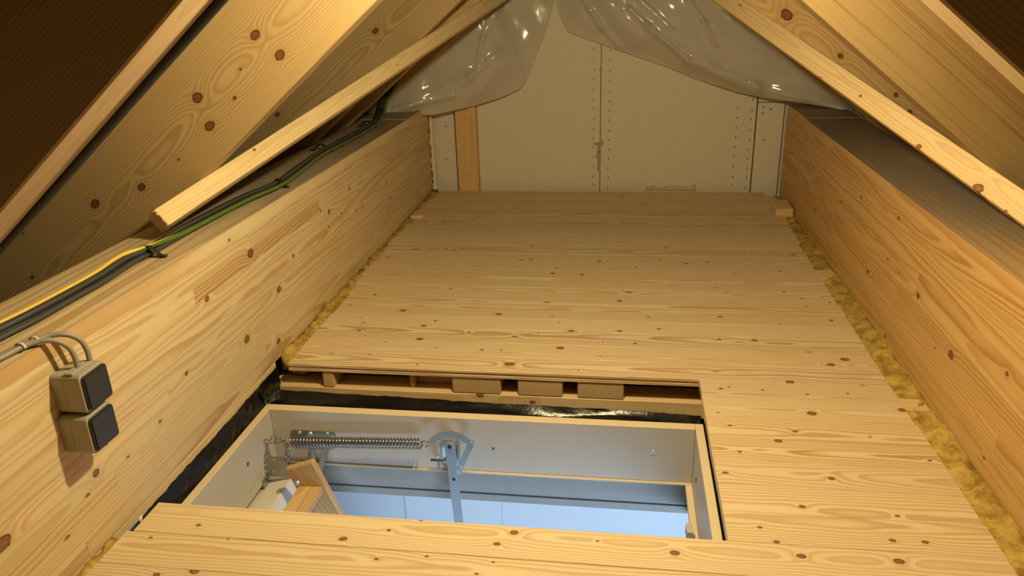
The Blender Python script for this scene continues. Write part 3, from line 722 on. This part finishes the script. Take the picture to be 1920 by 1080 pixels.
# --- lid hanging down from its left-hand hinges
lang = math.radians(72); D = V3((math.cos(lang), 0, -math.sin(lang))); Nl = V3((math.sin(lang), 0, math.cos(lang)))
lo_ = V3((-.890, 1.732, -.246))
lidM = frame(lo_, D, Nl)
bm = bmesh.new(); boxbm(bm, (0, -.0, -.088), (1.12, .532, 0), .002)
LIDW = simple('lid_paint', (.76, .74, .70), .45, nscale=20, namt=.03)
lidM = frame(lo_ - V3((0, .532, 0)), D, Nl)
o = link('lid', finish(bm, 'lid', LIDW), hatch); place(o, lidM, hatch)
# --- folding ladder fixed to the lid
lad = empty('folding_ladder', (-.80, 1.5, -.4), 'folded wooden loft ladder on the hanging hatch lid', 'ladder')
s0 = ony(536, 884, 1.585); s1 = ony(585, 866, 1.585); e1 = ony(637, 962, 1.585)
dirL = (e1 - s1).normalized(); perp = (s1 - s0)
wS = (perp - dirL * perp.dot(dirL)).length
for yy in (1.585, 1.30):
    Ms = frame(V3((s1.x, yy, s1.z)) , dirL, (0, -1, 0))
    # v = N x U ; stringer extends to the lid side
    vdir = V3((0, -1, 0)).cross(dirL); sgn = 1 if vdir.dot(perp) < 0 else -1
    O = V3((s1.x, yy, s1.z)) + (V3((0, 0, 0)) if sgn > 0 else -vdir * wS)
    wood('stringer', frame(O, dirL, (0, -1, 0)), .9, wS, .021, lad, bev=.004, tone=(.84, .72, .58), contrast=.5)
bolt('bolt', ony(558, 906, 1.585), (0, -1, 0), .0075, .003, STEEL, lad)
for k in range(3):
    c0 = ony(560, 911, 1.585) + dirL * (.235 * k)
    uu = (ony(607, 912, 1.585) - ony(560, 911, 1.585)).normalized()
    # tread spans between the stringers
    Mt = frame(c0 + V3((0, -.0, 0)), (0, -1, 0), uu.cross(V3((0, 1, 0))) if uu.cross(V3((0, 1, 0))).z > 0 else -uu.cross(V3((0, 1, 0))))
    vv = Mt.to_3x3().col[1]
    if vv.dot(uu) < 0: Mt = frame(c0 + uu * .066, (0, -1, 0), Mt.to_3x3().col[2])
    wood('tread', Mt, .262, .066, .02, lad, bev=.002, tone=(.90, .78, .60), contrast=.5)

# ================================================================= LANDING BELOW
box('wall_landing', (-3.2, 2.42, -2.8), (3.2, 2.5, -.405), ROOMW, kind='structure')['label'] = 'white wall of the room below seen through the hatch'
wl = bpy.data.objects['wall_landing']
xa = ony(757, 930, 2.4).x; xb = ony(940, 940, 2.4).x
for x0, x1, dy in ((-3.1, xa - .001, -.006), (xa + .001, xb - .0005, -.018), (xb + .0005, 3.1, -.019)):
    box('wall_panel', (x0, 2.42 + dy, -2.8), (x1, 2.42, -.41), ROOMW, wl, bev=.001).matrix_basis = Matrix.Translation((( x0 + x1) / 2, (2.42 + dy + 2.42) / 2 - 2.46, 0))
box('floor_landing', (-3.2, -3, -2.85), (3.2, 2.5, -2.8), ROOMF, kind='structure')
box('wall_landing_left', (-3.25, -3, -2.8), (-3.2, 2.5, -.4), ROOMW, kind='structure')
box('wall_landing_front', (-3.2, -3.05, -2.8), (3.2, -3, -.4), ROOMW, kind='structure')
box('wall_landing_right', (3.2, -3, -2.8), (3.25, 2.5, -.4), ROOMW, kind='structure')
# ceiling of the room below, around the opening
bm = bmesh.new()
for lo, hi in (((-3.2, 1.842, -.402), (3.2, 2.5, -.38)), ((-3.2, -3, -.402), (3.2, 1.16, -.38)), ((-3.2, 1.16, -.402), (-1.12, 1.842, -.38)), ((.224, 1.16, -.402), (3.2, 1.842, -.38))):
    boxbm(bm, lo, hi)
link('ceiling_landing', finish(bm, 'ceiling_landing', ROOMW), kind='structure')['label'] = 'white ceiling of the room below around the hatch opening'

# ================================================================= PLASTIC SHEETS ON THE GABLE
def seg_d(p, a, b):
    ax, ay = a; bx, by = b; dx, dy = bx - ax, by - ay; t = ((p[0] - ax) * dx + (p[1] - ay) * dy) / (dx * dx + dy * dy)
    t = max(0, min(1, t)); return math.hypot(p[0] - ax - t * dx, p[1] - ay - t * dy)
def poly_at(pl, t):
    L = [0]
    for a, b in zip(pl, pl[1:]): L.append(L[-1] + math.hypot(b[0] - a[0], b[1] - a[1]))
    s = t * L[-1]
    for i in range(len(pl) - 1):
        if s <= L[i + 1] + 1e-9:
            f = (s - L[i]) / (L[i + 1] - L[i]); return tuple(pl[i][k] + (pl[i + 1][k] - pl[i][k]) * f for k in range(len(pl[i])))
    return pl[-1]
def foil(name, top, bot, folds, nu, nv, parent, bulge=.03, seed=0):
    bm = bmesh.new(); g = []; rr = random.Random(seed); ph = [rr.uniform(0, 6) for _ in range(6)]; c = None
    for i in range(nu + 1):
        a = poly_at(top, i / nu); b = poly_at(bot, i / nu); row = []
        for j in range(nv + 1):
            t = j / nv; x = a[0] + (b[0] - a[0]) * t; y = a[1] + (b[1] - a[1]) * t; Y = a[2] + (b[2] - a[2]) * t
            Y -= bulge * math.sin(math.pi * t) * math.sin(math.pi * min(1, max(0, i / nu)))
            for (p, q, amp, wd) in folds: Y -= amp * math.exp(-(seg_d((x, y), p, q) / wd) ** 2)
            Y += .0022 * math.sin(x * .043 + y * .061 + ph[0]) + .0016 * math.sin(x * .11 - y * .07 + ph[1])
            Y += .035 * min(1, max(0, (Y - 3.82) / .05))
            Y = min(Y, YW - .004)
            p3 = ony(x, y, Y)
            if c is None: c = p3.copy()
            row.append(bm.verts.new(p3 - c))
        g.append(row)
    for i in range(nu):
        for j in range(nv): bm.faces.new((g[i][j], g[i + 1][j], g[i + 1][j + 1], g[i][j + 1])).smooth = True
    o = link(name, finish(bm, name, FOIL, True), parent); place(o, Matrix.Translation(c), parent); return o
fl = empty('plastic_sheet', (-.75, 3.84, .45), 'clear grey plastic sheet draped over the upper left of the far wall', 'plastic sheet')
foil('sheet', [(688, 209, 3.80), (725, 165, 3.81), (800, 100, 3.81), (860, 50, 3.81), (890, 0, 3.81), (905, -50, 3.82), (917, -70, 3.85)],
     [(686, 214, 3.66), (745, 215, 3.72), (812, 215.5, 3.80), (880, 201, 3.835), (945, 181, 3.855), (975, 166, 3.862), (984, 157, 3.864)],
     [((905, 70), (895, 120), .010, 5), ((940, 95), (880, 145), .010, 6), ((880, 145), (760, 200), .014, 12), ((740, 205), (850, 180), .012, 6), ((930, 20), (905, 70), .010, 6), ((800, 120), (770, 190), .008, 20), ((960, 100), (860, 195), .008, 25)],
     170, 90, fl, .035, 1)
foil('sheet_flap', [(905, -70, 3.866), (1000, -72, 3.872), (1056, -75, 3.878)], [(925, 0, 3.868), (950, 78, 3.870), (972, 157, 3.872), (984, 158, 3.873), (1003, 112, 3.877), (1022, 60, 3.880), (1041, 0, 3.882)], [], 40, 20, fl, .004, 3)
frt = empty('plastic_sheet', (.5, 3.84, .45), 'clear grey plastic sheet with shiny creases hanging over the upper right of the far wall', 'plastic sheet')
foil('sheet', [(1034, -60, 3.885), (1150, -60, 3.86), (1280, -40, 3.82), (1380, 20, 3.80), (1460, 80, 3.79), (1530, 135, 3.78), (1600, 190, 3.77)],
     [(1042, 0, 3.880), (1049, 28, 3.880), (1065, 60, 3.879), (1115, 78, 3.878), (1185, 103, 3.876), (1250, 125, 3.874), (1310, 150, 3.87), (1380, 172, 3.855), (1425, 182, 3.84), (1510, 194, 3.79), (1600, 209, 3.72)],
     [((1095, 0), (1130, 55), .010, 5), ((1130, 55), (1165, 90), .008, 5), ((1180, 15), (1215, 50), .010, 5), ((1215, 50), (1292, 115), .015, 6), ((1292, 115), (1420, 165), .026, 13), ((1420, 165), (1580, 203), .022, 13),
      ((1200, 0), (1260, 55), .009, 5), ((1290, 0), (1320, 40), .010, 5), ((1320, 40), (1342, 85), .009, 4), ((1250, 60), (1330, 115), .012, 16), ((1100, -40), (1200, 70), .012, 22)],
     200, 96, frt, .035, 2)

# ================================================================= CABLES ON THE LEFT BEAM
ZT = .4535
cab_px = [(-60, 656), (0, 624), (60, 594), (130, 556), (190, 522), (240, 490), (275, 474), (330, 440), (400, 402), (460, 372), (520, 346), (560, 318), (600, 288), (650, 262), (695, 236), (712, 212), (722, 185), (742, 150)]
def bundle_path(side, up, spread, wob, seed, lift_end=True):
    """side: offset across the bundle in metres (positive towards the room)"""
    rr = random.Random(seed); pts = []
    for i, q in enumerate(cab_px):
        k = .55 if q in ((275, 474), (520, 346), (600, 288), (695, 236)) else 1.
        p = onz(*q, ZT); sp = spread * k
        z = up
        if i >= len(cab_px) - 3: p = ony(*q, 3.60 + .05 * (i - len(cab_px) + 3)); z = 0
        pts.append(p + V3((side * sp + rr.uniform(-wob, wob), 0, z + rr.uniform(0, wob * .5))))
    return catmull(pts, 6)
tie_idx = 0
cab = empty('cable_bundle', (-1.08, 2.2, .442), 'bundle of dark cables lying along the top of the left beam', 'cable')
for i, (s, u, mt, r) in enumerate(((-.016, 0, BLACKC, .0062), (-.005, .001, GREYC, .0062), (.006, 0, BLACKC, .0062), (.0, .010, GREYC, .0058), (-.011, .009, BLACKC, .0055), (.014, 0, GREYC, .005))):
    tube('cable', bundle_path(s * .85, u - .003, 1., .0015, 20 + i), r, mt, cab, 8)
# earth conductor crosses from the roof side to the room side of the bundle
pts = []
for i, q in enumerate(cab_px):
    p = onz(*q, ZT); f = min(1, max(0, (i - 5) / 2)); off = -.014 + .031 * f
    z = .010 * (1 - f) + .008 * math.exp(-((i - 6) / 1.) ** 2)
    if i >= len(cab_px) - 3: p = ony(*q, 3.58 + .05 * (i - len(cab_px) + 3)); off = .02; z = 0
    pts.append(p + V3((off, 0, z)))
ep = catmull(pts, 6); tw = [.16 if i < 30 else (.16 + .36 * min(1, (i - 30) / 12)) for i in range(len(ep))]
tube('earth_cable', ep, .0056, EARTH, None, 12, tw, label='yellow and green striped earth cable lying against the dark cable bundle', cat='cable')
# strap ties
for (q0, q1), lab in ((((240, 481), (313, 479)), 'black strap holding the cables nearest the sawn batten end'), (((505, 349), (542, 350)), 'second black strap along the cable bundle'),
        (((582, 281), (624, 283)), 'third black strap along the cable bundle'), (((672, 236), (706, 238)), 'rearmost black strap where the cables turn up')):
    a = onz(*q0, .4455); b = onz(*q1, .4455); pth = []
    for k in range(13):
        t = k / 12; h = .024 * max(0, math.sin(math.pi * (t - .18) / .64)) if .18 < t < .82 else 0
        pth.append(a.lerp(b, t) + V3((0, .002 * math.sin(k * 2.1), h)))
    tube('cable_strap', pth, [(.003, .009)] * 13, TIE, None, 8, label=lab, cat='cable tie', group='cable straps')
# black cable along the edge of the nearest left rafter, with its loop
pth = []
for k in range(40):
    x = -1.9 + 1.78 * k / 39; pth.append(V3((x, 1.033 + .0015 * math.sin(k * .9), KL + TA * x - .003)))
hk = empty('edge_cable', (-1.0, 1.03, KL - TA * 1.0), 'black cable running along the lower edge of the nearest left rafter', 'cable')
tube('cable', pth, .0085, BLACKC, hk, 8)
c = ony(33, 428, 1.05); tube('loop', ring_path(c, (.7, 0, -.7), (.5, .5, .5), .011, .008), .0028, TIE, hk, 6, closed=True)

# ================================================================= SOCKET BOXES AND THEIR CABLES
def socket(y, z, h, lab, tilt):
    W = .072; D_ = .058
    root = empty('socket_box', (-1.0, y, z), lab, 'socket box')
    def shell(name, d0, d1, bev):
        bm = bmesh.new(); prism(bm, rrect(W, h, .009, 3), d0, d1)
        if bev: bmesh.ops.bevel(bm, geom=[e for e in bm.edges if all(v.co.z > d1 - 1e-5 for v in e.verts)], offset=bev, segments=2, affect='EDGES', profile=.5)
        f_ = link(name, finish(bm, name, GREYP), root); f_.matrix_basis = frame((0, -W / 2, 0), (0, 1, 0), (1, 0, 0))
    shell('back_box', 0, D_ * .40, 0); shell('cover', D_ * .40 + .0006, D_, .0025)
    # hinged flap, slightly proud with a rounded outline
    bm = bmesh.new(); prof = rrect(W - .008, h - .010, .006)
    prism(bm, prof, 0, .008); bmesh.ops.bevel(bm, geom=[e for e in bm.edges if all(v.co.z > .007 for v in e.verts)], offset=.0025, segments=2, affect='EDGES')
    f = link('flap', finish(bm, 'flap', DARKP), root)
    f.matrix_basis = frame((D_ - .001, -W / 2 + .004, .005), (0, 1, 0), (1, 0, 0))
    bm = bmesh.new(); boxbm(bm, (0, 0, 0), (.0035, .012, .004), .001)
    t_ = link('finger_tab', finish(bm, 'finger_tab', DARKP), f); t_.matrix_basis = Matrix.Translation((W / 2 - .012, -.002, .002))
    for r in (root,): r.rotation_euler = (0, 0, 0)
    return root
socket(1.107, .309, .076, 'upper grey socket box with dark flap on the left beam, cables entering its top', 0)
socket(1.098, .229, .076, 'lower grey socket box with dark flap on the left beam, directly under the other box', 0)
nib = box('cable_gland', (-.972, 1.075, .3845), (-.955, 1.13, .3885), GREYP, bpy.data.objects['socket_box'], bev=.001)
for i, (dy, dx, zz) in enumerate(((0.012, .004, .0), (-.014, -.002, .0))):
    p = [(-1.055 + .008 * i, .80, .4475), (-1.05 + .01 * i, .93, .4475), (-1.03 + .006 * i, 1.02, .449), (-1.008 + dx, 1.075 + dy, .452), (-.984 + dx, 1.098 + dy, .449), (-.968 + dx, 1.112 + dy, .432), (-.964 + dx, 1.118 + dy, .408), (-.964 + dx, 1.118 + dy, .388)]
    o = tube('grey_cable', catmull(p, 8), .0050, GREYR, None, 10, label=('grey cable bending over the left beam into the box, the one farther from the viewer', 'grey cable bending over the left beam into the box, the one nearer the viewer')[i], cat='cable', group='socket cables')
    q = V3(p[3]) + V3((-.006, -.01, -.002))
    cl = tube('cable_clip', [q + V3((-.002 + .009 * math.cos(t), .0, .0085 * math.sin(t))) for t in [math.radians(a_) for a_ in range(-10, 200, 15)]], [(.0012, .0035)] * 14, CLIPW, None, 6, up=(1, 0, 0), label=('pale clip on the farther grey cable above the socket box', 'pale clip on the nearer grey cable above the socket box')[i], cat='cable clip', group='cable clips')
